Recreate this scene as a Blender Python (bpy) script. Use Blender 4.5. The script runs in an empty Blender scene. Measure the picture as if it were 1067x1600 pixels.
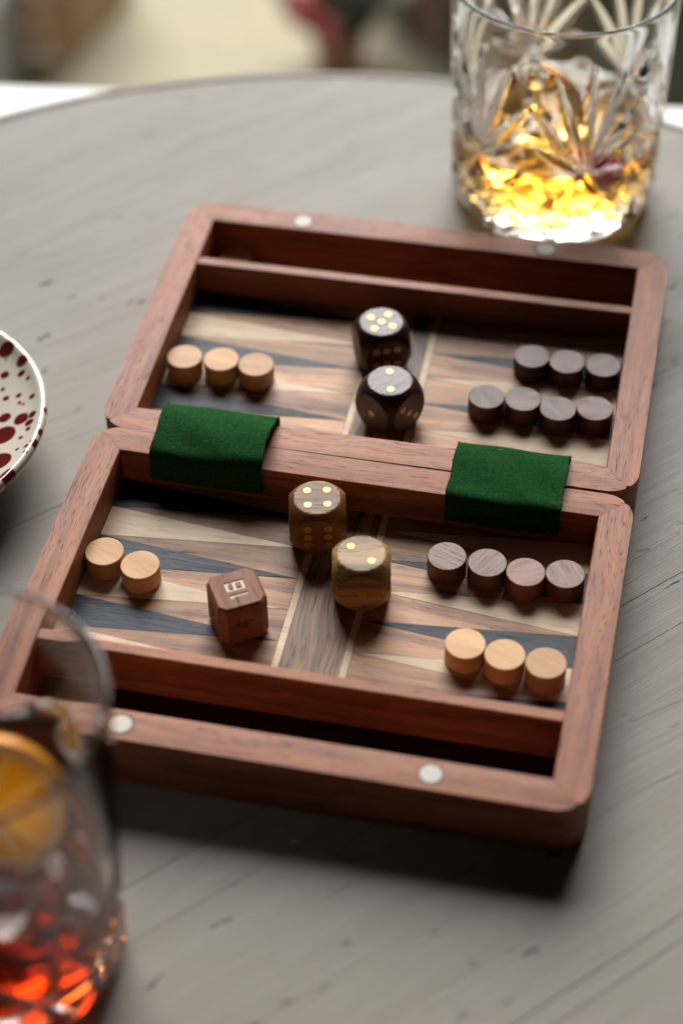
import bpy, bmesh, math, random
from math import pi, sin, cos, radians, sqrt, atan2
from mathutils import Vector, Matrix
random.seed(11)
U = 0.2            # 1 working unit = 0.2 m; everything is scaled to metres at the end
scene = bpy.context.scene
C = scene.collection

# ------------------------------------------------------------------ camera
cam_d = bpy.data.cameras.new('camera'); cam = bpy.data.objects.new('camera', cam_d); C.objects.link(cam)
cam_d.sensor_fit = 'VERTICAL'; cam_d.sensor_height = 36; cam_d.sensor_width = 24
cam_d.lens = 70.02
Rr = Vector((0.978097, 0.207729, -0.01319)); Ru = Vector((-0.138851, 0.698366, 0.702143)); Rf = Vector((-0.155067, 0.684933, -0.711914))
mw = Matrix(((Rr.x, Ru.x, -Rf.x), (Rr.y, Ru.y, -Rf.y), (Rr.z, Ru.z, -Rf.z))).to_4x4()
mw.translation = Vector((0.54113, -2.56294, 2.63238)) * U
cam.matrix_world = mw
cam_d.clip_start = 0.02; cam_d.clip_end = 200
cam_d.dof.use_dof = True; cam_d.dof.focus_distance = 3.56 * U; cam_d.dof.aperture_fstop = 4.2
scene.camera = cam

# ------------------------------------------------------------------ world, light, exposure
W = bpy.data.worlds.new('World'); scene.world = W; W.use_nodes = True
W.node_tree.nodes['Background'].inputs[0].default_value = (1.0, 0.86, 0.72, 1)
W.node_tree.nodes['Background'].inputs[1].default_value = 0.007
def area(name, loc, target, sx, sy, power, col):
    d = bpy.data.lights.new(name, 'AREA'); d.shape = 'RECTANGLE'; d.size = sx * U; d.size_y = sy * U
    d.energy = power; d.color = col
    o = bpy.data.objects.new(name, d); C.objects.link(o)
    o.location = loc
    o.rotation_euler = (Vector(target) - Vector(loc)).to_track_quat('-Z', 'Y').to_euler()
    return o
area('window_light', (-4.9, 23.4, 16.8), (0, 0, 0), 20, 17.5, 760, (1.0, 0.985, 0.97))
vs = scene.view_settings
scene.display_settings.display_device = 'sRGB'
vs.view_transform = 'Standard'; vs.look = 'None'; vs.gamma = 1; vs.exposure = 0
cy = scene.cycles
cy.max_bounces = 20; cy.transmission_bounces = 18; cy.glossy_bounces = 8; cy.diffuse_bounces = 2; cy.volume_bounces = 0
cy.caustics_refractive = True; cy.caustics_reflective = True; cy.blur_glossy = 0.3
cy.use_denoising = True; cy.sample_clamp_indirect = 12

# ------------------------------------------------------------------ material helpers
class N:
    def __init__(s, name):
        s.m = bpy.data.materials.new(name); s.m.use_nodes = True; s.t = s.m.node_tree; s.t.nodes.clear()
        s.out = s.t.nodes.new('ShaderNodeOutputMaterial')
    def n(s, ty, **kw):
        o = s.t.nodes.new(ty)
        for k, v in kw.items(): setattr(o, k, v)
        return o
    def l(s, a, b): s.t.links.new(a, b)
    def val(s, sock, v):
        if hasattr(v, 'is_output'): s.l(v, sock)
        else: sock.default_value = v
    def math(s, op, a, b=0.0, c=0.0, clamp=False):
        o = s.n('ShaderNodeMath', operation=op); o.use_clamp = clamp
        s.val(o.inputs[0], a); s.val(o.inputs[1], b); s.val(o.inputs[2], c); return o.outputs[0]
    def vm(s, op, a, b=(0, 0, 0)):
        o = s.n('ShaderNodeVectorMath', operation=op); s.val(o.inputs[0], a); s.val(o.inputs[1], b); return o
    def mix(s, f, a, b, mode='MIX'):
        o = s.n('ShaderNodeMix', data_type='RGBA', blend_type=mode)
        s.val(o.inputs[0], f); s.val(o.inputs[6], a); s.val(o.inputs[7], b); return o.outputs[2]
    def ramp(s, f, stops):
        o = s.n('ShaderNodeValToRGB'); s.l(f, o.inputs[0]); cr = o.color_ramp
        while len(cr.elements) < len(stops): cr.elements.new(0.5)
        for e, (p, c) in zip(cr.elements, stops):
            e.position = p; e.color = c if len(c) == 4 else (*c, 1)
        return o.outputs[0]
    def mr(s, v, a, b, c=0.0, d=1.0, smooth=False):
        o = s.n('ShaderNodeMapRange'); o.clamp = True
        if smooth: o.interpolation_type = 'SMOOTHSTEP'
        s.val(o.inputs[0], v); o.inputs[1].default_value = a; o.inputs[2].default_value = b
        o.inputs[3].default_value = c; o.inputs[4].default_value = d; return o.outputs[0]
    def noise(s, vec, scale, detail=4, rough=0.55, dist=0.0, dim='3D'):
        o = s.n('ShaderNodeTexNoise', noise_dimensions=dim); s.l(vec, o.inputs['Vector'])
        o.inputs['Scale'].default_value = scale; o.inputs['Detail'].default_value = detail
        o.inputs['Roughness'].default_value = rough; o.inputs['Distortion'].default_value = dist
        return o.outputs['Fac']
    def coords(s, offset=True):
        tc = s.n('ShaderNodeTexCoord'); v = s.vm('SCALE', tc.outputs['Object']); v.inputs[3].default_value = 1 / U
        v = v.outputs[0]
        if offset:
            oi = s.n('ShaderNodeObjectInfo')
            m = s.vm('SCALE', (13.1, 7.7, 21.3)); s.l(oi.outputs['Random'], m.inputs[3])
            v = s.vm('ADD', v, m.outputs[0]).outputs[0]; s.rnd = oi.outputs['Random']
        return v
    def mapv(s, v, scale, rot=(0, 0, 0)):
        o = s.n('ShaderNodeMapping'); s.l(v, o.inputs[0]); o.inputs['Scale'].default_value = scale
        o.inputs['Rotation'].default_value = rot; return o.outputs[0]
    def bump(s, h, strength, dist, normal=None):
        o = s.n('ShaderNodeBump'); o.inputs['Strength'].default_value = strength
        o.inputs['Distance'].default_value = dist * U; s.l(h, o.inputs['Height'])
        if normal: s.l(normal, o.inputs['Normal'])
        return o.outputs[0]
    def bsdf(s, **kw):
        p = s.n('ShaderNodeBsdfPrincipled')
        for k, v in kw.items(): s.val(p.inputs[k.replace('_', ' ')], v)
        s.l(p.outputs[0], s.out.inputs[0]); return p

def c4(c): return (*c, 1)
def wood(name, dark, light, pore=0.5, rough=0.42, grain=1.0, pore_col=None, vary=0.25, axis='x', coat=0.0, bump=0.25, spec=0.5, streak=0.5):
    s = N(name); v = s.coords()
    def sc(a, b): return (a, b, b) if axis == 'x' else ((b, b, a) if axis == 'z' else (b, a, b))
    warp = s.noise(s.mapv(v, sc(1.3, 3)), 1.5, 2)
    wv = s.vm('ADD', v, s.vm('SCALE', (0.0, 0.08, 0.08) if axis == 'x' else (0.07, 0.0, 0.0)).outputs[0])
    s.l(warp, wv.inputs[1].node.inputs[3] if False else wv.inputs[1].links[0].from_node.inputs[3]); v2 = wv.outputs[0]
    bands = s.noise(s.mapv(v2, sc(1.4 * grain, 34 * grain)), 1.0, 5, 0.6)
    fine = s.noise(s.mapv(v2, sc(9 * grain, 190 * grain)), 1.0, 3, 0.6)
    f = s.math('ADD', s.math('MULTIPLY', bands, 0.75), s.math('MULTIPLY', fine, 0.25))
    f = s.mr(f, 0.5 - 0.2 / max(streak, .1) * .5, 0.5 + 0.2 / max(streak, .1) * .5)
    col = s.mix(f, c4(dark), c4(light))
    # chatoyant blotches
    bl = s.mr(s.noise(s.mapv(v, sc(3, 7)), 1.0, 3), 0.3, 0.7, 0.86, 1.14)
    pr = s.noise(s.mapv(v2, sc(17 * grain, 330 * grain)), 1.0, 1.5, 0.5)
    pm = s.mr(pr, 0.62, 0.70, 0, pore)
    pc = pore_col or tuple(x * 0.22 for x in dark)
    col = s.mix(pm, col, c4(pc))
    hsv = s.n('ShaderNodeHueSaturation'); s.l(col, hsv.inputs['Color'])
    s.l(s.math('MULTIPLY', bl, s.mr(s.rnd, 0, 1, 1 - vary, 1 + vary)), hsv.inputs['Value'])
    h = s.math('SUBTRACT', s.math('MULTIPLY', fine, 0.35), pm)
    nb = s.bump(h, bump, 0.0018)
    ro = s.math('ADD', s.mr(fine, 0.3, 0.7, rough - 0.06, rough + 0.08), s.math('MULTIPLY', pm, 0.2))
    s.bsdf(Base_Color=hsv.outputs[0], Roughness=ro, Normal=nb, Coat_Weight=coat, Coat_Roughness=0.12, Specular_IOR_Level=spec)
    return s.m

M = {}
M['frame'] = wood('reddish_wood', (0.125, 0.034, 0.011), (0.43, 0.150, 0.066), pore=0.7, rough=0.5, vary=0.06, spec=.30, grain=1.5)
M['light_checker'] = wood('boxwood', (0.46, 0.235, 0.10), (0.66, 0.41, 0.205), pore=0.25, rough=0.46, vary=0.16, streak=0.55, bump=.2, spec=.22)
M['dark_checker'] = wood('rosewood', (0.05, 0.014, 0.009), (0.13, 0.042, 0.028), pore=0.4, rough=0.42, vary=0.3, spec=.32, bump=.3)
M['red_checker'] = wood('red_rosewood', (0.11, 0.028, 0.012), (0.22, 0.068, 0.036), pore=0.3, rough=0.44, vary=0.35, streak=.6, spec=.42, bump=.3)
M['shade_wood'] = wood('compartment_wood_painted_shade', (0.012, 0.005, 0.003), (0.035, 0.014, 0.008), pore=0.4, rough=0.5, vary=0.1, spec=.25)  # near-black colour paints the compartments' shade into their floor wood
M['walnut'] = wood('walnut_veneer', (0.17, 0.082, 0.044), (0.58, 0.325, 0.185), pore=0.5, rough=0.45, vary=0.3, streak=.8, spec=.22)
M['bar'] = wood('bar_walnut', (0.035, 0.02, 0.013), (0.36, 0.215, 0.125), pore=0.6, rough=0.45, vary=0.05, spec=.22, streak=1.2, axis='y')
M['maple'] = wood('maple_veneer', (0.46, 0.33, 0.21), (0.70, 0.54, 0.38), pore=0.3, rough=0.45, spec=.22, vary=0.1, streak=0.3)
M['ebony'] = wood('dyed_veneer', (0.005, 0.007, 0.013), (0.026, 0.033, 0.052), pore=0.5, rough=0.42, spec=.16, vary=0.25)
M['dark_die'] = wood('dark_die_wood', (0.014, 0.005, 0.004), (0.045, 0.014, 0.009), pore=0.4, rough=0.42, vary=0.1, coat=0.0, bump=.15, spec=.5)
M['gold_die'] = wood('golden_die_wood', (0.10, 0.035, 0.006), (0.30, 0.125, 0.026), pore=0.6, rough=0.45, vary=0.1, coat=0.0, spec=.34, bump=.15)
M['pale_die'] = wood('pale_die_wood', (0.10, 0.046, 0.012), (0.42, 0.25, 0.095), pore=0.7, rough=0.45, vary=0.1, coat=0.0, spec=.34, bump=.15, streak=1.0)
M['cube_wood'] = wood('doubling_cube_wood', (0.14, 0.042, 0.014), (0.32, 0.125, 0.052), pore=0.6, rough=0.5, vary=0.05, coat=0.0, spec=.22, axis='y')
M['crate'] = wood('crate_wood', (0.24, 0.13, 0.06), (0.45, 0.28, 0.15), pore=0.3, rough=0.6, vary=0.15)
M['post'] = wood('post_wood', (0.10, 0.06, 0.035), (0.22, 0.14, 0.09), pore=0.3, rough=0.7, vary=0.1, axis='z')

def simple(name, col, rough=0.5, metal=0.0, nscale=60, var=0.12, bump=0.1, bd=0.001, **kw):
    s = N(name); v = s.coords()
    n = s.noise(v, nscale, 4); c = s.mix(n, c4(tuple(x * (1 - var) for x in col)), c4(tuple(min(1, x * (1 + var)) for x in col)))
    s.bsdf(Base_Color=c, Roughness=s.mr(n, .2, .8, rough * .85, min(1, rough * 1.15)), Metallic=metal, Normal=s.bump(n, bump, bd), **kw)
    return s.m
M['brass'] = simple('brass_pin', (0.50, 0.32, 0.115), 0.48, 0.75, 90, 0.08, 0.1)
M['magnet'] = simple('nickel_magnet', (0.56, 0.52, 0.46), 0.6, 0.0, 40, 0.06, 0.15)
M['glyph'] = simple('pale_engraving_glint', (0.62, 0.47, 0.33), 0.5, 0, 80, 0.15)  # pale colour paints in the whitish glint of the cut edges
M['char'] = simple('engraving_shade', (0.075, 0.021, 0.008), 0.6, 0, 80, 0.1)
M['white_paint'] = simple('white_painted_ledge', (0.82, 0.82, 0.82), 0.5, 0, 8, 0.04, 0.1, 0.004)
M['cream'] = simple('cream_gravel', (0.39, 0.345, 0.24), 0.85, 0, 3.5, 0.25, 0.6, 0.05)
M['terracotta'] = simple('terracotta', (0.20, 0.085, 0.05), 0.8, 0, 9, 0.15, 0.2, 0.01)
M['soil'] = simple('soil', (0.03, 0.02, 0.014), 0.9, 0, 30, 0.3, 0.8, 0.02)
M['leaf'] = simple('leaf', (0.085, 0.10, 0.055), 0.5, 0, 6, 0.4, 0.1, 0.004)
M['petal'] = simple('red_petal', (0.34, 0.06, 0.06), 0.55, 0, 6, 0.2, 0.1, 0.004)
M['stone'] = simple('grey_stone', (0.24, 0.225, 0.22), 0.8, 0, 5, 0.2, 0.4, 0.02)
M['cherry'] = simple('dark_cherry', (0.62, 0.008, 0.016), 0.15, 0, 12, 0.3, 0.05, 0.001, Coat_Weight=0.6)

def felt():
    s = N('green_felt'); v = s.coords(False)
    a = s.noise(v, 170, 3, 0.7); b = s.noise(v, 700, 2, 0.7); w = s.noise(s.mapv(v, (400, 60, 60)), 1, 2)
    lint = s.mr(s.noise(s.mapv(v, (40, 160, 160), (0, 0, .7)), 1, 2), 0.73, 0.76)
    f = s.math('ADD', s.math('MULTIPLY', a, .5), s.math('MULTIPLY', b, .5))
    col = s.mix(s.mr(f, .35, .65), c4((0.001, 0.015, 0.003)), c4((0.010, 0.115, 0.016)))
    col = s.mix(s.math('MULTIPLY', lint, .5), col, c4((0.16, 0.28, 0.12)))
    h = s.math('ADD', f, s.math('MULTIPLY', w, .4))
    s.bsdf(Base_Color=col, Roughness=0.95, Normal=s.bump(h, 0.9, 0.004), Sheen_Weight=0.2, Sheen_Roughness=0.45,
           Sheen_Tint=(0.18, 0.55, 0.16, 1), Specular_IOR_Level=0.15)
    return s.m
M['felt'] = felt()

def table_mat():
    s = N('grey_painted_planks'); v0 = s.coords(False)
    oi = s.n('ShaderNodeObjectInfo'); m_ = s.vm('SCALE', (3.1, 0.0, 9.3)); s.l(oi.outputs['Random'], m_.inputs[3])
    v = s.vm('ADD', v0, m_.outputs[0]).outputs[0]
    wp = s.noise(s.mapv(v, (.8, 1.6, 1)), 1.6, 3)
    vv = s.vm('ADD', v, s.vm('SCALE', (0, 0.10, 0)).outputs[0]); s.l(wp, vv.inputs[1].links[0].from_node.inputs[3]); v2 = vv.outputs[0]
    st = s.noise(s.mapv(v2, (2.0, 34, 10)), 1, 7, 0.68)
    st2 = s.noise(s.mapv(v2, (7, 260, 20)), 1, 4, 0.6)
    patch = s.noise(s.mapv(v, (1.3, 3.0, 1)), 1.4, 4, 0.6)
    f = s.math('ADD', s.math('MULTIPLY', st, 0.5), s.math('ADD', s.math('MULTIPLY', patch, .35), s.math('MULTIPLY', st2, .15)))
    col = s.ramp(f, [(0.22, (0.218, 0.192, 0.162)), (0.45, (0.252, 0.226, 0.195)), (0.56, (0.265, 0.239, 0.208)), (0.80, (0.305, 0.279, 0.247))])
    # pits and dents that show the wood beneath
    pit = s.noise(s.mapv(v, (14, 34, 10)), 1, 2, 0.5); patchm = s.mr(s.noise(s.mapv(v, (1.5, 2.5, 1)), 1.2, 2), 0.42, 0.62)
    pm = s.math('MULTIPLY', s.mr(pit, 0.69, 0.72), patchm)
    # long hairline cracks along the grain
    cr = s.noise(s.mapv(v2, (0.55, 9.5, 3)), 1, 2, 0.4)
    crk = s.mr(s.math('ABSOLUTE', s.math('SUBTRACT', cr, 0.5)), 0.0, 0.0022, 1, 0)
    crk = s.math('MULTIPLY', crk, s.mr(s.noise(s.mapv(v, (1.7, 3.3, 1)), 1, 2), .5, .58))
    dm = s.math('MAXIMUM', pm, s.math('MULTIPLY', crk, 0.8))
    col = s.mix(s.math('MULTIPLY', dm, .85), col, c4((0.035, 0.028, 0.022)))
    sc1 = s.mr(s.noise(s.mapv(v, (3.5, 330, 10), (0, 0, .12)), 1, 1.5), .66, .72)
    sc2 = s.mr(s.noise(s.mapv(v, (4, 260, 10), (0, 0, -.35)), 1, 1.5), .71, .75)
    scr = s.math('MULTIPLY', s.math('MAXIMUM', sc1, sc2), s.mr(s.noise(v, 2.2, 2), .42, .6))
    col = s.mix(s.math('MULTIPLY', scr, .35), col, c4((0.42, 0.39, 0.35)))
    h = s.math('ADD', s.math('MULTIPLY', st, 0.7), s.math('MULTIPLY', st2, 0.6)); h = s.math('SUBTRACT', h, s.math('MULTIPLY', dm, 0.8))
    nb = s.bump(h, 0.30, 0.005)
    s.bsdf(Base_Color=col, Roughness=s.mr(f,  .35, .65, .56, .46), Normal=nb, Specular_IOR_Level=0.17)
    return s.m
M['table'] = table_mat()

SPOTS = [(-0.737,0.169,0.0149),(-0.695,0.139,0.0111),(-0.723,0.113,0.0074),(-0.688,0.112,0.0061),(-0.670,0.097,0.0037),(-0.716,0.078,0.0037),(-0.702,0.055,0.0049),(-0.677,0.060,0.0049),(-0.646,0.051,0.0049),(-0.669,0.041,0.0036),(-0.660,0.036,0.0024),(-0.688,0.005,0.0109),(-0.651,-0.003,0.0132),(-0.630,0.003,0.0072),(-0.630,-0.018,0.0072),(-0.626,-0.035,0.0048),(-0.674,-0.043,0.0215),(-0.603,0.010,0.0070),(-0.595,-0.049,0.0069),(-0.597,-0.080,0.0085),(-0.610,-0.090,0.0047),(-0.656,-0.120,0.0230),(-0.618,-0.172,0.0150),(-0.634,-0.056,0.0036),(-0.605,-0.108,0.0029),(-0.629,-0.090,0.0024)]
PC = (-0.913, -0.066)
def plate_mat():
    s = N('speckled_glaze'); v = s.coords(False)
    sep = s.n('ShaderNodeSeparateXYZ'); s.l(v, sep.inputs[0]); cmb = s.n('ShaderNodeCombineXYZ'); s.l(sep.outputs[0], cmb.inputs[0]); s.l(sep.outputs[1], cmb.inputs[1])
    nx = s.noise(v, 45, 2); flat = cmb.outputs[0]
    best = None
    for (x, y, r) in SPOTS:
        d = s.vm('DISTANCE', flat, (x - PC[0], y - PC[1], 0)).outputs['Value']
        e = s.math('SUBTRACT', d, r * 1.08 + .0006)
        best = e if best is None else s.math('MINIMUM', best, e)
    vo = s.n('ShaderNodeTexVoronoi'); s.l(flat, vo.inputs['Vector']); vo.inputs['Scale'].default_value = 17
    sp = s.n('ShaderNodeSeparateColor'); s.l(vo.outputs['Color'], sp.inputs[0])
    vd = s.math('SUBTRACT', s.math('DIVIDE', vo.outputs['Distance'], 17), s.mr(sp.outputs[0], 0, 1, 0.004, 0.026))
    vo2 = s.n('ShaderNodeTexVoronoi'); s.l(flat, vo2.inputs['Vector']); vo2.inputs['Scale'].default_value = 46
    sp2 = s.n('ShaderNodeSeparateColor'); s.l(vo2.outputs['Color'], sp2.inputs[0])
    vd2 = s.math('SUBTRACT', s.math('DIVIDE', vo2.outputs['Distance'], 46), s.mr(sp2.outputs[1], .45, 1, -0.01, 0.0062))
    best = s.math('MINIMUM', best, vd2)
    far = s.mr(sep.outputs[0], 0.168, 0.174, 0, 1)
    vd = s.math('ADD', vd, s.math('MULTIPLY', far, 1.0))
    best = s.math('MINIMUM', best, vd)
    best = s.math('ADD', best, s.math('MULTIPLY', s.math('SUBTRACT', nx, 0.5), 0.006))
    core = s.mr(best, -0.0012, 0.0002, 1, 0); halo = s.mr(best, 0.0, 0.0026, 1, 0)
    col = s.mix(s.math('MULTIPLY', halo, .6), c4((0.62, 0.58, 0.475)), c4((0.36, 0.06, 0.07)))
    col = s.mix(core, col, c4((0.105, 0.010, 0.010)))
    s.bsdf(Base_Color=col, Roughness=0.12, Coat_Weight=0.4, Coat_Roughness=0.05)
    return s.m
M['plate'] = plate_mat()

def glass(name, col=(1, 1, 1), ior=1.5, rough=0.0, absorb=None, dens=0.0, bump=None):
    s = N(name)
    g = s.n('ShaderNodeBsdfGlass'); g.inputs['Color'].default_value = c4(col); g.inputs['IOR'].default_value = ior; g.inputs['Roughness'].default_value = rough
    if bump:
        v = s.coords(); s.l(s.bump(s.noise(v, bump[0], 2), bump[1], bump[2]), g.inputs['Normal'])
    s.l(g.outputs[0], s.out.inputs[0])
    if absorb:
        a = s.n('ShaderNodeVolumeAbsorption'); a.inputs[0].default_value = c4(absorb); a.inputs[1].default_value = dens; s.l(a.outputs[0], s.out.inputs[1])
    return s.m
M['glass'] = glass('cut_glass', (0.985, 0.99, 0.985), 1.50)
M['whisky'] = glass('amber_liquor', (1.0, 1.0, 1.0), 1.34, 0, (1.0, 0.75, 0.02), 56)
M['negroni'] = glass('red_orange_liquor', (1.0, 1.0, 1.0), 1.34, 0, (0.87, 0.43, 0.0), 145)
M['ice'] = glass('ice', (0.99, 0.99, 0.99), 1.31, 0.0, None, 0, (9, 0.7, 0.03))
def orange_mat(kind):
    s = N('orange_' + kind); v = s.coords(False)
    sep = s.n('ShaderNodeSeparateXYZ'); s.l(v, sep.inputs[0])
    if kind == 'flesh':
        a = s.math('ARCTAN2', sep.outputs[2], sep.outputs[0])
        w = s.math('ABSOLUTE', s.math('SINE', s.math('MULTIPLY', a, 5)))
        n = s.noise(v, 60, 3); mem = s.mr(w, 0.12, 0.38, 1, 0)
        col = s.mix(n, c4((0.95, 0.46, 0.03)), c4((1.0, 0.70, 0.10))); col = s.mix(s.math('MULTIPLY', mem, .9), col, c4((1.0, 0.85, 0.50)))
        s.bsdf(Base_Color=col, Roughness=0.25, Normal=s.bump(n, .4, .004))
        p = [x for x in s.t.nodes if x.type == 'BSDF_PRINCIPLED'][0]; tr = s.n('ShaderNodeBsdfTranslucent'); s.l(col, tr.inputs[0])
        mx = s.n('ShaderNodeMixShader'); mx.inputs[0].default_value = .75; s.l(p.outputs[0], mx.inputs[1]); s.l(tr.outputs[0], mx.inputs[2]); s.l(mx.outputs[0], s.out.inputs[0])
    elif kind == 'pith':
        s.bsdf(Base_Color=(0.95, 0.82, 0.55, 1), Roughness=0.6)
        p = [x for x in s.t.nodes if x.type == 'BSDF_PRINCIPLED'][0]; tr = s.n('ShaderNodeBsdfTranslucent'); tr.inputs[0].default_value = (1.0, 0.86, 0.55, 1)
        mx = s.n('ShaderNodeMixShader'); mx.inputs[0].default_value = .7; s.l(p.outputs[0], mx.inputs[1]); s.l(tr.outputs[0], mx.inputs[2]); s.l(mx.outputs[0], s.out.inputs[0])
    else:
        n = s.noise(v, 120, 2); s.bsdf(Base_Color=(0.85, 0.32, 0.02, 1), Roughness=0.4, Normal=s.bump(n, .5, .004))
    return s.m
for k in ('flesh', 'pith', 'peel'): M['orange_' + k] = orange_mat(k)

# ------------------------------------------------------------------ object helpers
def link(name, data, mat=None, parent=None, loc=None, rz=None):
    o = bpy.data.objects.new(name, data); C.objects.link(o)
    if mat is not None and data is not None and not data.materials: data.materials.append(mat)
    if parent is not None: o.parent = parent
    if loc is not None: o.location = loc
    if rz is not None: o.rotation_euler = (0, 0, rz)
    return o
def tag(o, label, cat, group=None):
    o['label'] = label; o['category'] = cat
    if group: o['group'] = group
    return o
def thing(name, label, cat, loc=(0, 0, 0), rz=0.0, group=None):
    o = link(name, None, loc=loc, rz=rz); o.empty_display_size = 0.02; return tag(o, label, cat, group)
def mesh(name, verts, faces, smooth=False):
    me = bpy.data.meshes.new(name); me.from_pydata([tuple(v) for v in verts], [], faces); me.update()
    if smooth: me.polygons.foreach_set('use_smooth', [True] * len(me.polygons))
    return me
def bm_done(bm, name, smooth=False, angle=None):
    bmesh.ops.recalc_face_normals(bm, faces=bm.faces)
    me = bpy.data.meshes.new(name)
    if smooth:
        for f in bm.faces: f.smooth = True
        if angle:
            for e in bm.edges:
                if len(e.link_faces) == 2 and e.calc_face_angle(0) > angle: e.smooth = False
    bm.to_mesh(me); bm.free(); return me
def bevel_mod(o, w, seg=2, ang=40):
    m = o.modifiers.new('bevel', 'BEVEL'); m.width = w * U; m.segments = seg; m.limit_method = 'ANGLE'; m.angle_limit = radians(ang)
    m.harden_normals = False
def prism(poly, z0, z1):
    bm = bmesh.new()
    a = [bm.verts.new((x, y, z0)) for x, y in poly]; b = [bm.verts.new((x, y, z1)) for x, y in poly]
    n = len(poly); bm.faces.new(b); bm.faces.new(a[::-1])
    for i in range(n): bm.faces.new((a[i], a[(i + 1) % n], b[(i + 1) % n], b[i]))
    return bm
def box_bm(x0, x1, y0, y1, z0, z1): return prism([(x0, y0), (x1, y0), (x1, y1), (x0, y1)], z0, z1)
def lathe(name, prof, seg=96, fn=None, smooth=True, sharp=None):
    """closed profile of (r,z); r==0 points become poles"""
    vs_, fs = [], []; rings = []
    for k, (r, z) in enumerate(prof):
        if r < 1e-6: rings.append([len(vs_)]); vs_.append((0, 0, z)); continue
        st = len(vs_)
        for i in range(seg):
            a = 2 * pi * i / seg; rr, zz = (r, z) if fn is None else fn(k, a, r, z)
            vs_.append((rr * cos(a), rr * sin(a), zz))
        rings.append(list(range(st, st + seg)))
    for a, b in zip(rings, rings[1:]):
        for i in range(seg):
            j = (i + 1) % seg
            if len(a) == 1 and len(b) == 1: break
            if len(a) == 1: fs.append((a[0], b[j], b[i]))
            elif len(b) == 1: fs.append((a[i], a[j], b[0]))
            else: fs.append((a[i], a[j], b[j], b[i]))
    bm = bmesh.new(); bv = [bm.verts.new(v) for v in vs_]
    for f in fs: bm.faces.new([bv[i] for i in f])
    return bm_done(bm, name, smooth, sharp)
def icoball(name, r, sub=3, fn=None, smooth=True):
    bm = bmesh.new(); bmesh.ops.create_icosphere(bm, subdivisions=sub, radius=r)
    if fn:
        for v in bm.verts: v.co = fn(v.co.copy())
    return bm_done(bm, name, smooth)

# ------------------------------------------------------------------ measures of the box
D = 0.7064; RW = 0.0608; D1 = 0.1786; DT = 0.0225; H = 0.113; ZF = 0.0413; ROT = 0.009

# ------------------------------------------------------------------ the table
TC = (-0.073, -0.189); TR = 1.627; TA = radians(47)
table = thing('round_table', 'round grey painted plank table with brushed paint, cracks and worn rim', 'table', (TC[0], TC[1], -3.75))
TZ = 3.75
seams = [-1.595, -1.053, -1.019, -0.569, -0.478, -0.05, 0.325, 1.595]
off = -(-sin(TA) * TC[0] + cos(TA) * TC[1])
RI = 1.592
for a, b in zip(seams, seams[1:]):
    v0, v1 = max(a + off, -RI + .004), min(b + off, RI - .004)
    if v1 - v0 < .01: continue
    g = 0.0003; v0 += g; v1 -= g
    n = 40; vsamp = [v0 + (v1 - v0) * i / n for i in range(n + 1)]
    poly = [(sqrt(RI * RI - v * v), v) for v in vsamp] + [(-sqrt(RI * RI - v * v), v) for v in vsamp[::-1]]
    o = link('plank', bm_done(prism(poly, -0.12, 0), 'plank'), M['table'], table, (0, 0, TZ + random.uniform(-.0006, .0006)), TA)
    bevel_mod(o, 0.0009, 2, 50)
# rim band round the planks
rimp = [(RI + .0015, -0.14), (TR - .006, -0.14), (TR, -0.13), (TR, -0.014), (TR - .004, -0.004), (TR - .012, 0.001), (RI + .010, 0.002), (RI + .0015, -0.003), (RI + .0015, -0.14)]
link('rim_band', lathe('rim_band', rimp, 256, None, True, radians(50)), M['table'], table, (0, 0, TZ))
link('under_board', lathe('under_board', [(0, -.17), (1.45, -.17), (1.45, -.125), (0, -.125)], 96, None, True, radians(40)), M['post'], table, (0, 0, TZ))
link('pedestal', lathe('pedestal', [(0, .06), (.16, .06), (.11, .3), (.09, 1.8), (.12, 3.4), (.3, TZ - .17), (0, TZ - .17)], 48, None, True, radians(60)), M['post'], table)
link('foot', lathe('foot', [(0, 0), (.95, 0), (.95, .06), (.2, .12), (0, .12)], 64, None, True, radians(40)), M['post'], table)

# ------------------------------------------------------------------ the backgammon box
box = thing('backgammon_box', 'open hinged reddish wood travel backgammon box with two trays and inlaid board', 'board game')
RHO = 0.055
def rail_mesh(L, z0=0.0, z1=H):
    h = L / 2; pts = []
    def arc(cx, s):
        out = []
        for i in range(9):
            a = radians(45 * i / 8)       # from the mitre (45 deg) to the bottom (90)
            ang = radians(45) + a
            out.append((cx + s * RHO * cos(ang), RHO - RHO * sin(ang)))
        return out
    g = 0.0003
    left = [(-x - 0, y) for x, y in [(p[0], p[1]) for p in arc(0, 1)]]
    left = [(-h + RHO - RHO * cos(radians(45) + radians(45) * i / 8), RHO - RHO * sin(radians(45) + radians(45) * i / 8)) for i in range(9)]
    right = [(-x, y) for x, y in left[::-1]]
    poly = left + right + [(h - RW, RW), (-h + RW, RW)]
    bm = prism([(x * (1 - g / h), y) for x, y in poly], z0, z1)
    bm.edges.ensure_lookup_table()
    # round over the long top edges only, never the mitres
    sel = []
    for e in bm.edges:
        a, b = e.verts
        if a.co.z > z1 - 1e-6 and b.co.z > z1 - 1e-6:
            mid_out = a.co.y < RHO and b.co.y < RHO
            inner = abs(a.co.y - RW) < 1e-5 and abs(b.co.y - RW) < 1e-5
            if mid_out or inner: sel.append(e)
        elif a.co.z < z0 + 1e-6 and b.co.z < z0 + 1e-6 and a.co.y < RHO and b.co.y < RHO: sel.append(e)
    bmesh.ops.bevel(bm, geom=sel, offset=0.0042, segments=3, profile=0.5, affect='EDGES', clamp_overlap=True)
    return bm_done(bm, 'rail', True, radians(24))
rail_long = rail_mesh(1.0); rail_side = rail_mesh(D)
XI = 0.5 - RW
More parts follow.
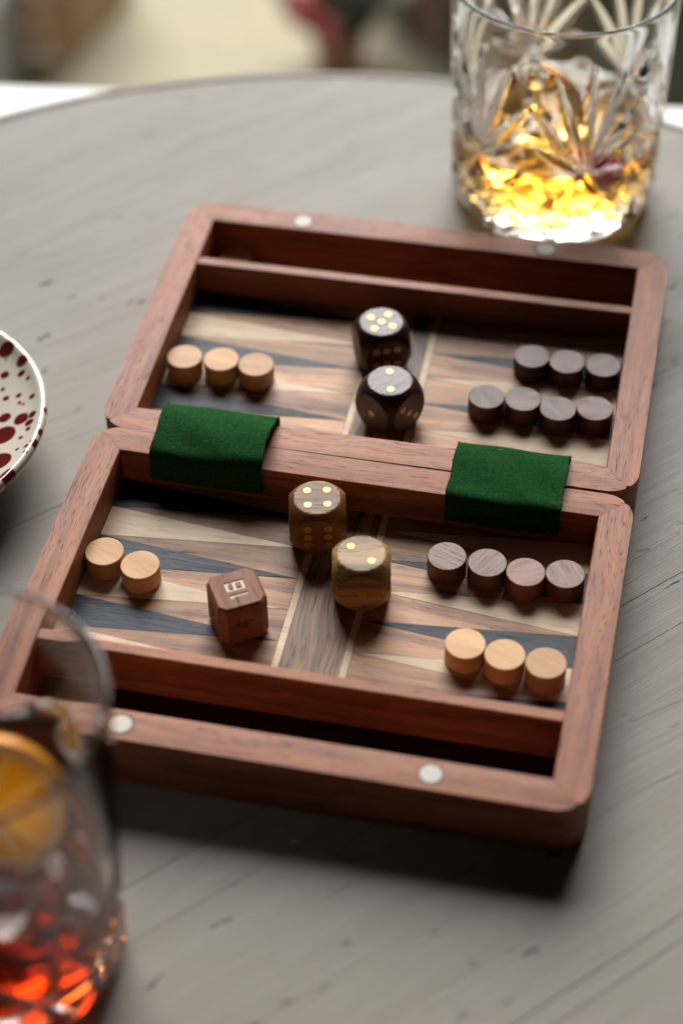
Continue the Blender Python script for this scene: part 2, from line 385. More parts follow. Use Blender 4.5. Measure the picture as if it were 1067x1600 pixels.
def tray(side):
    """side=-1: near tray (y from -D to 0), +1: far tray"""
    rot = ROT if side > 0 else 0.0
    def T(x, y): return (x * cos(rot) - y * sin(rot), x * sin(rot) + y * cos(rot))
    yo = 0.0015 * side
    def put(name, data, mat, x, y, z, rz, parent=box, **k):
        X, Y = T(x, y + yo); return link(name, data, mat, parent, (X, Y, z), rz + rot)
    # rails: front (outer side down), back, left, right
    y_lo, y_hi = (-D, 0) if side < 0 else (0, D)
    r1 = put('rail', rail_long, M['frame'], 0, y_lo, 0, 0)
    r2 = put('rail', rail_long, M['frame'], 0, y_hi, 0, pi)
    put('rail', rail_side, M['frame'], -0.5, (y_lo + y_hi) / 2, 0, -pi / 2)
    put('rail', rail_side, M['frame'], 0.5, (y_lo + y_hi) / 2, 0, pi / 2)
    # divider
    yd0 = (-D + D1) if side < 0 else (D - D1 - DT)
    bm = box_bm(-XI - .002, XI + .002, 0, DT, .002, H - 0.004)
    o = put('divider', bm_done(bm, 'divider'), M['frame'], 0, yd0, 0, 0); bevel_mod(o, 0.0022, 2)
    # floors
    ya, yb = (yd0 + DT, -RW) if side < 0 else (RW, yd0)
    fl = put('floor_panel', bm_done(box_bm(-XI, XI, ya, yb, 0.004, ZF - 0.004), 'floor_panel'), M['bar'], 0, 0, 0, 0)
    ca, cb = (-D + RW, yd0) if side < 0 else (yd0 + DT, D - RW)
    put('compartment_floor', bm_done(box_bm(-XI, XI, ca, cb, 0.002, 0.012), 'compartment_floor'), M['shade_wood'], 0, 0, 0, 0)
    # marquetry: inlays set side by side on the panel, children of the floor panel
    BX = 0.0585; LW = 0.0065; e = 0.00035
    def inlay(name, poly, mat, dz=0.0, grain=0.0):
        cx = sum(p[0] for p in poly) / len(poly); cyy = sum(p[1] for p in poly) / len(poly)
        bm = prism([(x - cx, y - cyy) for x, y in poly], 0, 0.0042 + dz)
        o = link(name, bm_done(bm, name), mat, fl, (cx, cyy, ZF - 0.004))
        return o
    inlay('bar_panel', [(-BX + LW + e, ya + e), (BX - LW - e, ya + e), (BX - LW - e, yb - e), (-BX + LW + e, yb - e)], M['bar']).rotation_euler = (0, 0, 0)
    for s in (-1, 1):
        inlay('bar_line', [(s * BX - LW + e, ya + e), (s * BX + LW - e, ya + e), (s * BX + LW - e, yb - e), (s * BX - LW + e, yb - e)], M['maple'], 0.0001)
        n = 6; w = (yb - ya) / n; xb = s * (XI - e); xa = s * (BX + LW + e)
        for i in range(n):
            y0 = yb - w * (i + 1); y1 = yb - w * i; ym = (y0 + y1) / 2
            # order counted from the far edge of the tray floor
            dark = (i % 2 == 0) if s < 0 else (i % 2 == 1)
            xt = xa + s * 0.006
            po = [(xb, y0 + e), (xb, y1 - e), (xt, ym)]
            if s < 0: po = po[::-1]
            inlay('point_inlay', po, M['ebony'] if dark else M['maple'], random.uniform(0, .0003))
        for i in range(n + 1):
            yc = yb - w * i
            yu = min(yc + w / 2, yb) ; yl = max(yc - w / 2, ya)
            po = [(xb, yc - (e if i < 0 else 0)), (xa, yl + e), (xa, yu - e)]
            if i == 0: po = [(xb, yb - e * .5), (xa, yl + e), (xa, yb - e * .5)]
            if i == n: po = [(xb, ya + e * .5), (xa, ya + e * .5), (xa, yu - e)]
            if s > 0: po = po[::-1]
            bmp = prism([(x, y) for x, y in po], 0, 1)
            bmp.free()
            inlay('ground_inlay', po, M['walnut'], -random.uniform(0, .0003))
    # magnets let into the outer long rail
    rr = r1 if side < 0 else r2
    ro = 0.019
    mg = lathe('magnet', [(0, -.02), (ro, -.02), (ro, -.0008), (ro - .002, .0006), (0, .0006)], 48, None, True, radians(15))
    ring = lathe('magnet_socket', [(ro + .0002, -.01), (ro + .0026, -.01), (ro + .0026, .0004), (ro + .0002, .0003), (ro + .0002, -.01)], 48, None, False)
    for x in (-0.256, 0.250):
        lx = x if side < 0 else -x
        mo = link('magnet', mg, M['magnet'], rr, (lx, RW * .5, H)); link('magnet_socket', ring, M['char'], rr, (lx, RW * .5, H))
tray(-1); tray(1)
# green felt hinges
def strap(x0, x1, prof, skew=0.0, label=None):
    # smooth the profile, give it thickness
    def cr(p0, p1, p2, p3, t): return tuple(0.5 * ((2 * p1[k]) + (-p0[k] + p2[k]) * t + (2 * p0[k] - 5 * p1[k] + 4 * p2[k] - p3[k]) * t * t + (-p0[k] + 3 * p1[k] - 3 * p2[k] + p3[k]) * t ** 3) for k in (0, 1))
    P = [prof[0]] + prof + [prof[-1]]; pts = []
    for i in range(1, len(P) - 2):
        for k in range(6): pts.append(cr(P[i - 1], P[i], P[i + 1], P[i + 2], k / 6))
    pts.append(prof[-1]); th = 0.009; NX = 26
    V, F = [], []; n = len(pts)
    for j in range(NX + 1):
        t = j / NX; x = x0 + (x1 - x0) * t
        for lay in (0, 1):
            for i, (y, z) in enumerate(pts):
                a = pts[max(i - 1, 0)]; b = pts[min(i + 1, n - 1)]; tx, tz = b[0] - a[0], b[1] - a[1]; L = sqrt(tx * tx + tz * tz)
                nx_, nz_ = (-tz / L, tx / L)
                lift = skew * t ** 3 * max(0.0, sin(pi * min(1, max(0, (i / (n - 1) - .12) / .55))))
                wob = 0.0012 * sin(9 * t + i * .35) * (1 if lay == 0 else 1)
                V.append((x + 0.002 * sin(i * .4) * (t - .5), y + nx_ * (th * lay) , z + nz_ * (th * lay) + lift + wob))
    def id(j, lay, i): return j * 2 * n + lay * n + i
    for j in range(NX):
        for i in range(n - 1):
            F.append((id(j, 1, i), id(j + 1, 1, i), id(j + 1, 1, i + 1), id(j, 1, i + 1)))
            F.append((id(j, 0, i), id(j, 0, i + 1), id(j + 1, 0, i + 1), id(j + 1, 0, i)))
        for i in (0, n - 1):
            F.append((id(j, 0, i), id(j + 1, 0, i), id(j + 1, 1, i), id(j, 1, i)))
    for j in (0, NX):
        for i in range(n - 1): F.append((id(j, 0, i), id(j, 0, i + 1), id(j, 1, i + 1), id(j, 1, i)))
    bm = bmesh.new(); bv = [bm.verts.new(v) for v in V]
    for f in F: bm.faces.new([bv[i] for i in f])
    o = link('hinge_strap', bm_done(bm, 'hinge_strap', True, radians(60)), M['felt'], box)
    rf = random.Random(int(x0 * 1000)); V2, F2 = [], []
    for k in range(1300):
        j = rf.randrange(NX); i = rf.randrange(0 if False else n // 4, n - 1); p = Vector(V[id(j, 1, i)]).lerp(Vector(V[id(j + 1, 1, i + 1)]), rf.random()); p = p.lerp(Vector(V[id(j + 1, 1, i)]), rf.random() * .5)
        if rf.random() < .3: p = Vector(V[id(rf.choice((0, NX)), 1, i)]).lerp(Vector(V[id(rf.choice((0, NX)) if False else (0 if p.x < (x0 + x1) / 2 else NX), 1, i)]), 1.0)
        a = pts[i]; b = pts[i + 1]; tx, tz = b[0] - a[0], b[1] - a[1]; L = sqrt(tx * tx + tz * tz); nn = Vector((0, -tz / L, tx / L))
        d = (nn * rf.uniform(.2, 1) + Vector((rf.uniform(-1, 1), rf.uniform(-1, 1) * .8, rf.uniform(-.6, .6)))).normalized() * rf.uniform(.002, .0045)
        w_ = Vector((rf.uniform(-1, 1), rf.uniform(-1, 1), 0)).normalized() * .00035; q = len(V2)
        V2 += [p - w_ - nn * .0004, p + w_ - nn * .0004, p + d]; F2.append((q, q + 1, q + 2))
    fz = link('felt_fuzz', mesh('felt_fuzz', V2, F2), M['felt'], o); fz['kind'] = 'stuff'
    if label: o['label'] = label
# from far inner wall over both rails down the near inner wall (y, z)
pl = [(0.0635, 0.075), (0.0640, 0.105), (0.060, 0.1195), (0.045, 0.128), (0.020, 0.1335), (-0.010, 0.1320), (-0.040, 0.1235), (-0.060, 0.1155), (-0.0660, 0.100), (-0.0650, 0.080), (-0.0645, 0.060)]
pr_ = [(0.0655, 0.075), (0.0660, 0.105), (0.064, 0.117), (0.048, 0.122), (0.020, 0.1235), (-0.010, 0.1205), (-0.042, 0.1165), (-0.061, 0.1135), (-0.0660, 0.100), (-0.0650, 0.080), (-0.0645, 0.060)]
strap(-0.381, -0.170, pl[::-1], 0.016); strap(0.167, 0.373, pr_[::-1], 0.002)

# ------------------------------------------------------------------ checkers
CR, CH = 0.0345, 0.040
def checker_mesh(b=0.0016):
    return lathe('checker', [(0, 0), (CR - b, 0), (CR, b), (CR, CH - b), (CR - b * .3, CH - b * .3), (CR - b, CH), (0, CH)], 64, None, True, radians(15))
ckm = {'light': checker_mesh(), 'dark': checker_mesh(), 'red': checker_mesh()}
checkers = [
 ('light', -0.405, -0.286, 'pale round wooden checker touching the left wall of the near tray'),
 ('light', -0.334, -0.305, 'pale round wooden checker between the wall-side checker and the doubling cube in near tray'),
 ('red', 0.190, -0.179, 'reddish brown checker at the bar end of the row of four in the near tray'),
 ('red', 0.262, -0.181, 'reddish brown checker with a pale streak, second from bar in near tray row of four'),
 ('red', 0.331, -0.190, 'plain reddish brown checker, third from the bar in the near tray row of four'),
 ('red', 0.399, -0.181, 'speckled reddish brown checker against the right wall of the near tray'),
 ('light', 0.255, -0.373, 'pale checker nearest the bar in the row of three at the near divider'),
 ('light', 0.324, -0.384, 'pale checker in the middle of the row of three at the near divider'),
 ('light', 0.394, -0.389, 'pale checker beside the right wall in the row of three at the near divider'),
 ('light', -0.403, 0.249, 'pale checker touching the left wall of the far tray'),
 ('light', -0.331, 0.255, 'pale checker in the middle of the row of three in the far tray'),
 ('light', -0.261, 0.253, 'pale checker at the bar end of the row of three in the far tray'),
 ('dark', 0.260, 0.380, 'dark brown checker at the bar end of the back row of three in far tray'),
 ('dark', 0.329, 0.377, 'dark brown checker in the middle of the back row of three in far tray'),
 ('dark', 0.399, 0.380, 'dark brown checker beside the right wall in the back row of three in far tray'),
 ('dark', 0.192, 0.247, 'dark brown checker at the bar end of the front row of four in far tray'),
 ('dark', 0.261, 0.254, 'dark brown checker second from the bar in the front row of four in far tray'),
 ('dark', 0.330, 0.240, 'dark brown checker third from the bar in the front row of four in far tray'),
 ('dark', 0.398, 0.254, 'dark brown checker beside the right wall in the front row of four in far tray'),
 ('light', -0.392, 0.609, 'spare pale checker in the shade of the far storage compartment')]
for kind, x, y, lab in checkers:
    z = ZF + 0.0006 if abs(y) < 0.52 else 0.0125
    rz = random.uniform(-.5, .5) if kind == 'light' else random.uniform(-1.2, 1.2)
    o = link('checker', ckm[kind], M[kind + '_checker'], None, (x, y, z), rz)
    tag(o, lab, 'checker', {'light': 'pale checkers in the box', 'dark': 'dark checkers in the far tray', 'red': 'reddish brown checkers in the near tray'}[kind])

# ------------------------------------------------------------------ dice
def ball_cube_mesh(a, Rs, n=28):
    bm = bmesh.new(); h = a / 2
    for ax in range(3):
        for s in (-1, 1):
            g = {}
            for i in range(n + 1):
                for j in range(n + 1):
                    u = math.tan((i / n * 2 - 1) * pi / 4); v = math.tan((j / n * 2 - 1) * pi / 4)
                    d = [0, 0, 0]; d[ax] = s; d[(ax + 1) % 3] = u; d[(ax + 2) % 3] = v
                    d = Vector(d).normalized()
                    rc = h / max(abs(c) for c in d); k = 0.0005
                    t = max(0.0, k - abs(rc - Rs)) / k; r = min(rc, Rs) - t * t * k * .25
                    g[i, j] = bm.verts.new(d * r)
            for i in range(n):
                for j in range(n): bm.faces.new((g[i, j], g[i + 1, j], g[i + 1, j + 1], g[i, j + 1]))
    bmesh.ops.remove_doubles(bm, verts=bm.verts, dist=1e-5)
    return bm_done(bm, 'die_body', True, radians(14))
PIP = {1: [(0, 0)], 2: [(-1, 1), (1, -1)], 3: [(-1, 1), (0, 0), (1, -1)], 4: [(-1, -1), (-1, 1), (1, -1), (1, 1)],
       5: [(-1, -1), (-1, 1), (1, -1), (1, 1), (0, 0)], 6: [(-1, -1.15), (-1, 0), (-1, 1.15), (1, -1.15), (1, 0), (1, 1.15)]}
A = 0.101; RS = 0.0655
body_m = {k: ball_cube_mesh(A, RS) for k in ('dark_die', 'gold_die', 'pale_die')}
pr0 = 0.0076
pip_m = lathe('pip', [(0, -.003), (pr0, -.003), (pr0, .0001), (pr0 - .0008, .0006), (0, .0006)], 24, None, True, radians(15))
def die(x, y, rot, mat, label, top, front, right, ftr=False, rtr=False, toptr=False, g='wooden dice', jit=0.0):
    t = thing('die', label, 'die', (x, y, ZF + 0.0008), rot, g)
    b = link('body', body_m[mat], M[mat], t, (0, 0, A / 2))
    q = 0.0175; h = A / 2
    faces = [('+z', top, toptr), ('-z', 7 - top, False), ('-y', front, ftr), ('+y', 7 - front, False), ('+x', right, rtr), ('-x', 7 - right, False)]
    for f, nn, tr in faces:
        for (u, v) in PIP[nn]:
            if tr: u, v = v, -u
            u *= q; v *= q; u += random.uniform(-.0006, .0006); v += random.uniform(-.0006, .0006)
            if f == '+z': p = (u, v, h); r = (0, 0, 0)
            elif f == '-z': p = (u, v, -h); r = (pi, 0, 0)
            elif f == '-y': p = (u, -h, v); r = (pi / 2, 0, 0)
            elif f == '+y': p = (u, h, v); r = (-pi / 2, 0, 0)
            elif f == '+x': p = (h, u, v); r = (0, pi / 2, 0)
            else: p = (-h, u, v); r = (0, -pi / 2, 0)
            o = link('pip', pip_m, M['brass'], t, (p[0], p[1], p[2] + A / 2)); o.rotation_euler = r
    return t
die(-0.033, 0.354, radians(24), 'dark_die', 'dark glossy rounded wooden die showing five on top, farthest die in far tray', 5, 6, 3, ftr=True)
die(0.016, 0.189, radians(58), 'dark_die', 'dark glossy rounded wooden die showing two on top, nearer the hinge in far tray', 2, 3, 6, toptr=True)
die(-0.051, -0.141, radians(13.5), 'gold_die', 'golden brown rounded wooden die showing four on top, standing below the hinge', 4, 6, 5)
die(0.053, -0.259, radians(12), 'pale_die', 'olive brown rounded wooden die with pale streaky top showing two, standing on the bar', 2, 1, 4)

# doubling cube
cube = thing('doubling_cube', 'reddish brown wooden doubling cube with cut corners, engraved 16 on top', 'doubling cube', (-0.141, -0.370, ZF + 0.0008), radians(32))
CS = 0.0885; ch = CS / 2; cc = 0.013
bm = bmesh.new(); bmesh.ops.create_cube(bm, size=CS); bmesh.ops.translate(bm, verts=bm.verts, vec=(0, 0, ch))
vert_e = [e for e in bm.edges if abs(e.verts[0].co.z - e.verts[1].co.z) > CS * .5]
bmesh.ops.bevel(bm, geom=vert_e, offset=cc, segments=1, affect='EDGES')
hor = [e for e in bm.edges if abs(e.verts[0].co.z - e.verts[1].co.z) < 1e-6]
bmesh.ops.bevel(bm, geom=hor, offset=0.0045, segments=1, affect='EDGES')
cb = link('body', bm_done(bm, 'cube_body'), M['cube_wood'], cube)
def glyph(txt, size, depth):
    if txt == '16':
        w, st, h6 = .0225, .0058, .034; x0 = -.003; bars = [(-.0170, -.0112, -.017, .017), (-.0196, -.0170, .009, .0155),
            (x0, x0 + st, -h6 / 2, h6 / 2), (x0 + st, x0 + w, h6 / 2 - st, h6 / 2), (x0 + st, x0 + w, -st / 2 + .001, st / 2 + .001),
            (x0 + st, x0 + w, -h6 / 2, -h6 / 2 + st), (x0 + w - st, x0 + w, -h6 / 2 + st, -st / 2 + .001), (x0 + w - st, x0 + w, h6 / 2 - st - .005, h6 / 2 - st)]
        bm = bmesh.new()
        for (a, b, c, d) in bars:
            vs8 = [bm.verts.new((x, y, z)) for z in (-depth / 2, depth / 2) for x, y in ((a - 1e-5, c - 1e-5), (b + 1e-5, c - 1e-5), (b + 1e-5, d + 1e-5), (a - 1e-5, d + 1e-5))]
            for q in ((3, 2, 1, 0), (4, 5, 6, 7), (0, 1, 5, 4), (1, 2, 6, 5), (2, 3, 7, 6), (3, 0, 4, 7)): bm.faces.new([vs8[i] for i in q])
        me = bpy.data.meshes.new('numeral'); bm.to_mesh(me); bm.free(); return me
    cu = bpy.data.curves.new('t', 'FONT'); cu.body = txt; cu.size = size; cu.extrude = depth / 2; cu.align_x = 'CENTER'; cu.align_y = 'CENTER'; cu.offset = 0.0012 if size > .052 else 0
    cu.space_character = 0.85; cu.resolution_u = 4
    o = bpy.data.objects.new('t', cu); me = bpy.data.meshes.new_from_object(o)
    bpy.data.objects.remove(o); bpy.data.curves.remove(cu); me.materials.clear(); return me
def engrave(txt, size, face, rot_in, fillmat):
    n = 0.0030
    gm = glyph(txt, size, n * 2)
    if face == 'top': mat = Matrix.Translation((0, 0, CS)) @ Matrix.Rotation(rot_in, 4, 'Z')
    elif face == 'front': mat = Matrix.Translation((0, -ch, ch)) @ Matrix.Rotation(pi / 2, 4, 'X') @ Matrix.Rotation(rot_in, 4, 'Z')
    else: mat = Matrix.Translation((-ch, 0, ch)) @ Matrix.Rotation(-pi / 2, 4, 'Z') @ Matrix.Rotation(pi / 2, 4, 'X') @ Matrix.Rotation(rot_in, 4, 'Z')
    gm.transform(mat); cut = bpy.data.objects.new('cut', gm); C.objects.link(cut); cut.parent = cube
    m = cb.modifiers.new('cut', 'BOOLEAN'); m.object = cut; m.operation = 'DIFFERENCE'; m.solver = 'EXACT'; m.use_self = True
    bpy.context.view_layer.update()
    dg = bpy.context.evaluated_depsgraph_get()
    me = bpy.data.meshes.new_from_object(cb.evaluated_get(dg)); cb.modifiers.clear()
    old = cb.data; cb.data = me; bpy.data.objects.remove(cut)
    # the numeral itself lies at the bottom of the cut
    fm = glyph(txt, size, 0.001); fm.transform(mat @ Matrix.Translation((0, 0, -n + .0010)))
    o = link('numeral', fm, fillmat, cube)
    o['label'] = 'engraved %s' % txt
engrave('16', 0.050, 'top', radians(90), M['glyph'])
engrave('4', 0.05, 'front', radians(90), M['char'])
engrave('2', 0.05, 'left', radians(0), M['char'])

# ------------------------------------------------------------------ tumblers
def leaf_depth(s_, z, leaves, circ):
    best = 0.0
    for (x0, z0, x1, z1, w, dp) in leaves:
        dx = (s_ - x0 + circ / 2) % circ - circ / 2
        vx, vz = x1 - x0, z1 - z0; L2 = vx * vx + vz * vz
        t = (dx * vx + (z - z0) * vz) / L2
        if t <= 0 or t >= 1: continue
        px = dx - t * vx; pz = (z - z0) - t * vz
        ww = w * (sin(pi * t) ** 0.55); d = sqrt(px * px + pz * pz)
        if d < ww: best = max(best, dp * (1 - d / ww) * ww / w)
    return best
def tumbler_far():
    hgt = 0.53
    t = thing('whisky_glass', 'cut crystal tumbler of amber whisky with ice behind the box', 'glass', (0.212, 1.045, 0.0008), 0)
    Rm = 0.226; circ = 2 * pi * Rm; leaves = []
    nf = 6; base_ang = radians(-68)
    for k in range(nf):
        s0 = (base_ang + k * 2 * pi / nf) * Rm
        for a, ln in ((0, .27), (17, .25), (-17, .25), (36, .20), (-36, .20), (58, .13), (-58, .13)):
            r_ = radians(a); leaves.append((s0 + .008 * sin(r_), .19 + .012 * cos(r_), s0 + ln * sin(r_), .19 + ln * cos(r_), .013, .013))
        # big crossing diamond cuts below
        for sg in (-1, 1):
            leaves.append((s0, .20, s0 + sg * circ / 12, .065, .014, .014))
            leaves.append((s0 + sg * circ / 12, .195, s0, .065, .012, .012))
    seg = 600
    outer = []
    nz = 190
    prof = [(0, 0.012), (0.06, 0.010), (0.14, 0.004), (0.19, 0.0), (0.205, 0.003)]
    i0 = len(prof)
    for i in range(nz + 1):
        z = 0.012 + (hgt - 0.02) * i / nz
        r = 0.221 + 0.012 * (z / hgt)
        if z < 0.055: r -= 0.012 * ((0.055 - z) / 0.055) ** 2
        prof.append((r, z))
    i1 = len(prof)
    prof += [(0.2284 + .0044 * cos(q * pi / 8), hgt - .006 + .0044 * sin(q * pi / 8)) for q in range(9)]
    for i in range(1, 30):
        z = (hgt - .006) - (hgt - .006 - .085) * i / 29; prof.append((0.2235 - 0.019 * i / 29, z))
    prof += [(0.200, .074), (0.188, .066), (0.15, .061), (0.08, .060), (0, .060)]
    def fn(k, a, r, z):
        if k < i0 or k >= i1: return r, z
        d = leaf_depth(a * Rm, z, leaves, circ)
        # base: row of scalloped facets
        if z < 0.10:
            w = 13; u_ = (a * w / (2 * pi)) % 1; q_ = z / 0.10
            for lin in (u_ - q_, u_ + q_ - 1, u_ - q_ + 1, u_ + q_ - 2, u_ + q_):
                dd = abs(lin)
                if dd < .30: d = max(d, .010 * (1 - dd / .30) * max(0.0, sin(pi * q_)) ** .4)
        # small round thumb cuts between the fans
        for kk in range(nf):
            s0 = (base_ang + (kk + .5) * 2 * pi / nf) * Rm
            dx = (a * Rm - s0 + circ / 2) % circ - circ / 2
            for (zc, rc) in ((.425, .030), (.355, .018)):
                q = (dx * dx + (z - zc) ** 2) / (rc * rc)
                if q < 1: d = max(d, 0.010 * (1 - q))
        return r - d, z
    link('bowl', lathe('bowl', prof, seg, fn, True, radians(38)), M['glass'], t)
    # whisky, its walls just inside the glass wall
    lv = 0.18
    lp = [(0, .0585), (.08, .0585), (.15, .0595), (.187, .0645), (.199, .0725), (.2048, .085), (0.2053 + 0.018 * (lv - .085) / .44, lv), (.2, lv - .001), (0, lv - .001)]
    w = link('whisky', lathe('whisky', lp, 160, None, True, radians(50)), M['whisky'], t); w['label'] = 'amber whisky filling the bottom third'
    rnd = random.Random(5)
    def lump(sx, sy, sz, seedv, sup=3.2):
        def f(co):
            d = co.normalized(); k = (abs(d.x) ** sup + abs(d.y) ** sup + abs(d.z) ** sup) ** (-1 / sup)
            import mathutils
            nz_ = mathutils.noise.noise(d * 1.7 + Vector((seedv, 0, 0))) * .12
            p = d * k * (1 + nz_); return Vector((p.x * sx, p.y * sy, p.z * sz))
        return icoball('ice_cube', 1, 5, f)
    def free(name, me, mat, label, cat, loc, rot, group=None):
        o = link(name, me, mat, None, (0.212 + loc[0], 1.045 + loc[1], loc[2])); o.rotation_euler = rot
        return tag(o, label, cat, group)
    free('ice_ball', lump(.098, .095, .092, 1.3, 2.3), M['ice'], 'large rounded lump of clear ice standing in the amber whisky', 'ice', (-0.035, 0.0, .185), (.2, .3, .4))
    ch_ = icoball('cherry', .050, 4, lambda c: Vector((c.x, c.y, c.z * .92)) - Vector((0, 0, .012 * math.exp(-((c.x / .012) ** 2 + (c.y / .012) ** 2)) if c.z > 0 else 0)))
    free('cherry', ch_, M['cherry'], 'dark red cherry sunk in the whisky beside the ice', 'cherry', (0.112, -0.118, .150), (.5, .3, 0))
    return lump, free
lump, _ = tumbler_far()

def tumbler_near():
    gx, gy, hgt = -0.333, -1.049, 0.60
    t = thing('cocktail_glass', 'tall clear tumbler of red orange cocktail in the near left corner', 'glass', (gx, gy, 0.0008), 0)
    prof = [(0, .012), (.08, .010), (.14, .004), (.155, 0), (.168, .004)]; i0 = len(prof)
    nz = 130
    for i in range(nz + 1):
        z = .010 + (hgt - .018) * i / nz; r = 0.180 + 0.030 * (z / hgt) ** 1.1
        if z < .05: r -= .012 * ((.05 - z) / .05) ** 2
        prof.append((r, z))
    i1 = len(prof)
    prof += [(.2053 + .0045 * cos(q * pi / 8), hgt - .006 + .0045 * sin(q * pi / 8)) for q in range(9)]
    for i in range(1, 24):
        z = (hgt - .006) - (hgt - .006 - .10) * i / 23; prof.append((.2005 - .034 * i / 23, z))
    prof += [(.160, .085), (.145, .075), (.10, .070), (0, .069)]
    leaves = []; Rm = .19; circ = 2 * pi * Rm; nf = 10
    for k in range(nf):
        s0 = k * circ / nf
        for sg in (-1, 1): leaves.append((s0, .20, s0 + sg * circ / nf, .03, .013, .012))
        leaves.append((s0, .22, s0, .30, .012, .007))
    def fn(k, a, r, z):
        if k < i0 or k >= i1 or z > .34: return r, z
        return r - leaf_depth(a * Rm, z, leaves, circ), z
    link('bowl', lathe('bowl', prof, 420, fn, True, radians(38)), M['glass'], t)
    lv = .235
    lp = [(0, .0675), (.10, .0685), (.146, .0735), (.1615, .0835), (.1675, .10), (.1675 + .034 * (lv - .10) / .494, lv), (.17, lv - .001), (0, lv - .001)]
    w = link('cocktail', lathe('cocktail', lp, 160, None, True, radians(50)), M['negroni'], t); w['label'] = 'red orange drink filling the lower half'
    def free(name, me, mat, label, cat, loc, rot, group=None):
        o = link(name, me, mat, None, (gx + loc[0], gy + loc[1], loc[2])) if me else link(name, None, None, None, (gx + loc[0], gy + loc[1], loc[2]))
        o.rotation_euler = rot; return tag(o, label, cat, group)
    free('ice_cube', lump(.062, .060, .058, 4.1, 4.5), M['ice'], 'clear ice cube floating at the right side of the red cocktail', 'ice', (.060, -.065, .215), (.3, .5, .2), 'ice cubes in the cocktail')
    free('ice_cube', lump(.060, .055, .060, 8.6, 4.5), M['ice'], 'clear ice cube floating behind the orange slice in the cocktail', 'ice', (-.05, .085, .20), (.1, -.4, .9), 'ice cubes in the cocktail')
    free('ice_cube', lump(.055, .058, .055, 2.2, 4.5), M['ice'], 'clear ice cube sunk near the bottom of the red cocktail', 'ice', (-.06, -.06, .135), (.7, .2, .4), 'ice cubes in the cocktail')
    free('ice_cube', lump(.066, .060, .060, 6.2, 4.5), M['ice'], 'topmost clear ice cube standing out of the drink behind the orange slice', 'ice', (.055, .085, .40), (.5, .2, .7), 'ice cubes in the cocktail')
    free('ice_cube', lump(.060, .060, .058, 9.2, 4.5), M['ice'], 'clear ice cube in front of the orange slice in the cocktail', 'ice', (.07, -.085, .325), (.2, .6, .1), 'ice cubes in the cocktail')
    # orange wheel leaning in the glass
    orn = free('orange_slice', None, None, 'round orange slice with pale rim leaning in the cocktail glass', 'orange slice', (.022, .0, .375), (radians(-22), radians(4), radians(12)))
    def disc(name, r, r0, th, mat):
        if r0 > 0: pf = [(r0, -th), (r, -th), (r + .001, 0), (r, th), (r0, th), (r0, -th)]
        else: pf = [(0, -th), (r, -th), (r, th), (0, th)]
        me = lathe(name, pf, 64, None, True, radians(40)); me.transform(Matrix.Rotation(pi / 2, 4, 'X')); return link(name, me, mat, orn)
    disc('flesh', .090, 0, .0105, M['orange_flesh']); disc('pith', .1050, .0902, .0100, M['orange_pith']); disc('peel', .1100, .1052, .0100, M['orange_peel'])
tumbler_near()

# ------------------------------------------------------------------ the plate
pp = [(0, .012), (.13, .012), (.14, 0), (.155, 0), (.165, .018), (.24, .05), (.295, .072), (.314, .092), (.3200, .106), (.3195, .1150), (.3140, .1210), (.3050, .1200), (.294, .1090), (.27, .098), (.23, .086), (.16, .062), (.10, .050), (0, .048)]
pl_ = lathe('plate', pp, 256, None, True)
o = link('plate', pl_, M['plate'], None, (PC[0], PC[1], 0.0008)); m = o.modifiers.new('sub', 'SUBSURF'); m.levels = 2; m.render_levels = 2
tag(o, 'glossy white ceramic plate with burgundy splattered spots at the left edge', 'plate')

# ------------------------------------------------------------------ beyond the table
GZ = -3.75
g = link('ground', bm_done(box_bm(-260, 260, -60, 260, GZ - .3, GZ), 'ground'), M['cream']); g['kind'] = 'structure'
wa = radians(7.5)
led = thing('white_wall', 'low white painted wall with flat top beyond the table edge', 'wall', (-0.46, 1.895, GZ), wa)
o = link('wall', bm_done(box_bm(-9, 9, -.52, -.06, 0, -GZ - .4 - .12), 'wall'), M['white_paint'], led)
o = link('coping', bm_done(box_bm(-9.05, 9.05, -.58, 0, -GZ - .4 - .12, -GZ - .4), 'coping'), M['white_paint'], led); bevel_mod(o, .012, 2)

def leaves_mesh(name, n, R3, size, rnd, zc=0):
    V, F = [], []
    for i in range(n):
        while True:
            p = Vector((rnd.uniform(-1, 1), rnd.uniform(-1, 1), rnd.uniform(-1, 1)))
            if .25 < p.length < 1: break
        p = Vector((p.x * R3[0], p.y * R3[1], p.z * R3[2] + zc)); s = size * rnd.uniform(.6, 1.3)
        m_ = Matrix.Rotation(rnd.uniform(0, 2 * pi), 3, 'Z') @ Matrix.Rotation(rnd.uniform(-1, 1), 3, 'X')
        q = [m_ @ Vector(c) * s + p for c in ((-1, 0, 0), (-.3, -.45, .08), (.6, -.35, .05), (1, 0, 0), (.6, .35, .05), (-.3, .45, .08))]
        k = len(V); V += q; F.append(tuple(range(k, k + 6)))
    return mesh(name, V, F)
rnd = random.Random(3)
def pot_plant(label, x, y, flower, R, leafR):
    t = thing('flower_pot', label, 'flower pot', (x, y, GZ))
    link('pot', lathe('pot', [(0, 0), (R * .7, 0), (R, R * 1.5), (R * 1.1, R * 1.5), (R * 1.1, R * 1.75), (R * .98, R * 1.75), (R * .9, R * 1.5), (0, R * 1.5)], 40, None, True, radians(40)), M['terracotta'], t)
    f = link('foliage', leaves_mesh('foliage', 900, (leafR, leafR, leafR * .8), .05, rnd, R * 1.8 + leafR * .6), M['leaf'], t); f['kind'] = 'stuff'
    for (dx, dy, dz, r) in flower:
        link('bloom', icoball('bloom', r, 3, lambda c: c * (1 + .22 * sin(c.x * 90) * cos(c.y * 80) * sin(c.z * 70 + 1))), M['petal'], t, (dx, dy, dz))
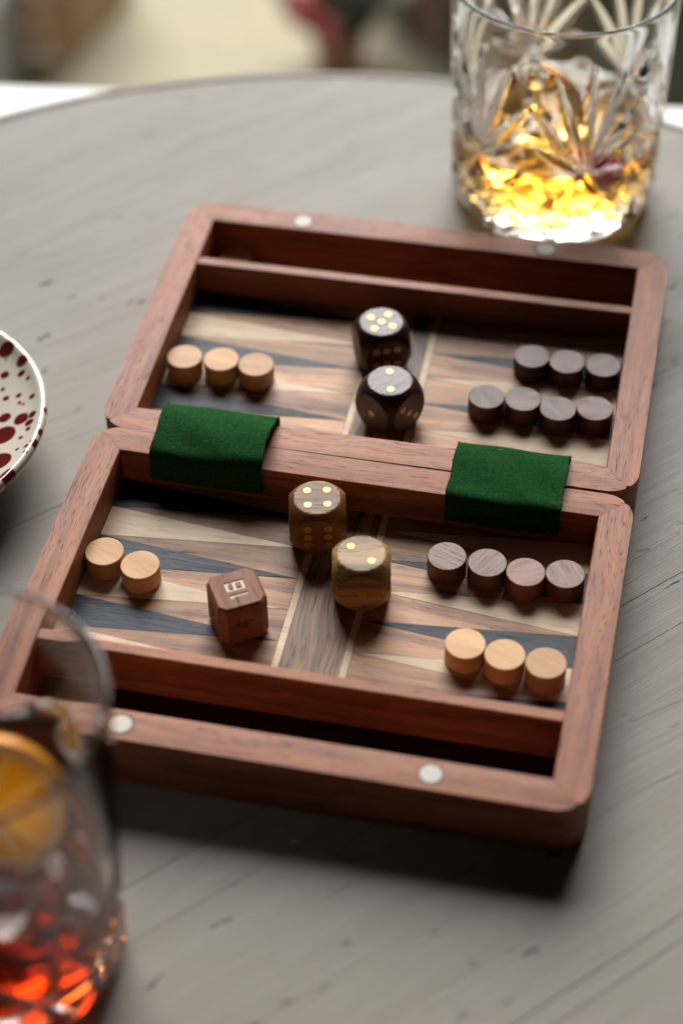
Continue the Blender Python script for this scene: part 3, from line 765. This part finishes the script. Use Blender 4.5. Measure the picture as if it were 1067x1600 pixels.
pot_plant('terracotta pot with dark leaves and red blooms beyond the table', -1.62, 7.15, [(-.12, -.35, .58, .105), (.02, -.40, .48, .06), (.30, -.45, .16, .07)], .17, .36)
# brown posts
for x, y, h_, lab in ((-1.13, 7.55, 3.4, 'thin brown wooden post beside the red flowers'), (-0.70, 7.9, 3.2, 'thick brown wooden post in front of the dark bush')):
    o = link('wooden_post', bm_done(box_bm(-.11, .11, -.11, .11, 0, h_), 'post'), M['post'], None, (x, y, GZ)); bevel_mod(o, .015)
    tag(o, lab, 'post')
# dark bush
def bush(x, y, R, h_, lab):
    t = thing('bush', lab, 'bush', (x, y, GZ))
    link('stem', lathe('stem', [(0, 0), (.07, 0), (.04, h_ * .6), (0, h_ * .6)], 12), M['post'], t)
    f = link('foliage', leaves_mesh('foliage', 5200, (R, R * .8, h_ / 2), .075, rnd, h_ / 2 + .05), M['leaf'], t); f['kind'] = 'stuff'
bush(0.05, 8.1, 1.15, 2.1, 'dark green leafy bush standing behind the whisky glass')
bush(-1.18, 8.0, 0.45, 1.2, 'small dark leafy bush between the red flowers and the wooden posts')
# crate and stone block at far left
t = thing('wooden_crate', 'tan slatted wooden crate at the far left beyond the wall', 'crate', (-3.72, 7.35, GZ), radians(-8))
for i in range(5): link('slat', bm_done(box_bm(-.65, .65, -.42, -.38, .04 + i * .2, .21 + i * .2), 'slat'), M['crate'], t)
for sx in (-.6, .6): link('corner_post', bm_done(box_bm(sx - .04, sx + .04, -.379, -.30, 0, 1.05), 'corner_post'), M['crate'], t)
for i in range(5):
    for sx in (-.67, .64): link('slat', bm_done(box_bm(sx, sx + .03, -.36, .4, .04 + i * .2, .21 + i * .2), 'slat'), M['crate'], t)
    link('slat', bm_done(box_bm(-.65, .65, .41, .45, .04 + i * .2, .21 + i * .2), 'slat'), M['crate'], t)
o = link('stone_block', bm_done(box_bm(-.42, .42, -.25, .25, 0, .62), 'stone_block'), M['stone'], None, (-3.78, 6.55, GZ), radians(5)); bevel_mod(o, .03, 3)
tag(o, 'grey stone block standing in front of the wooden crate', 'stone')

# ------------------------------------------------------------------ scale working units to metres
S4 = Matrix.Scale(U, 4); seen = set()
for o in scene.objects:
    if o == cam: continue
    o.location = o.location * U
    if o.type == 'MESH' and o.data.name not in seen:
        seen.add(o.data.name); o.data.transform(S4); o.data.update()
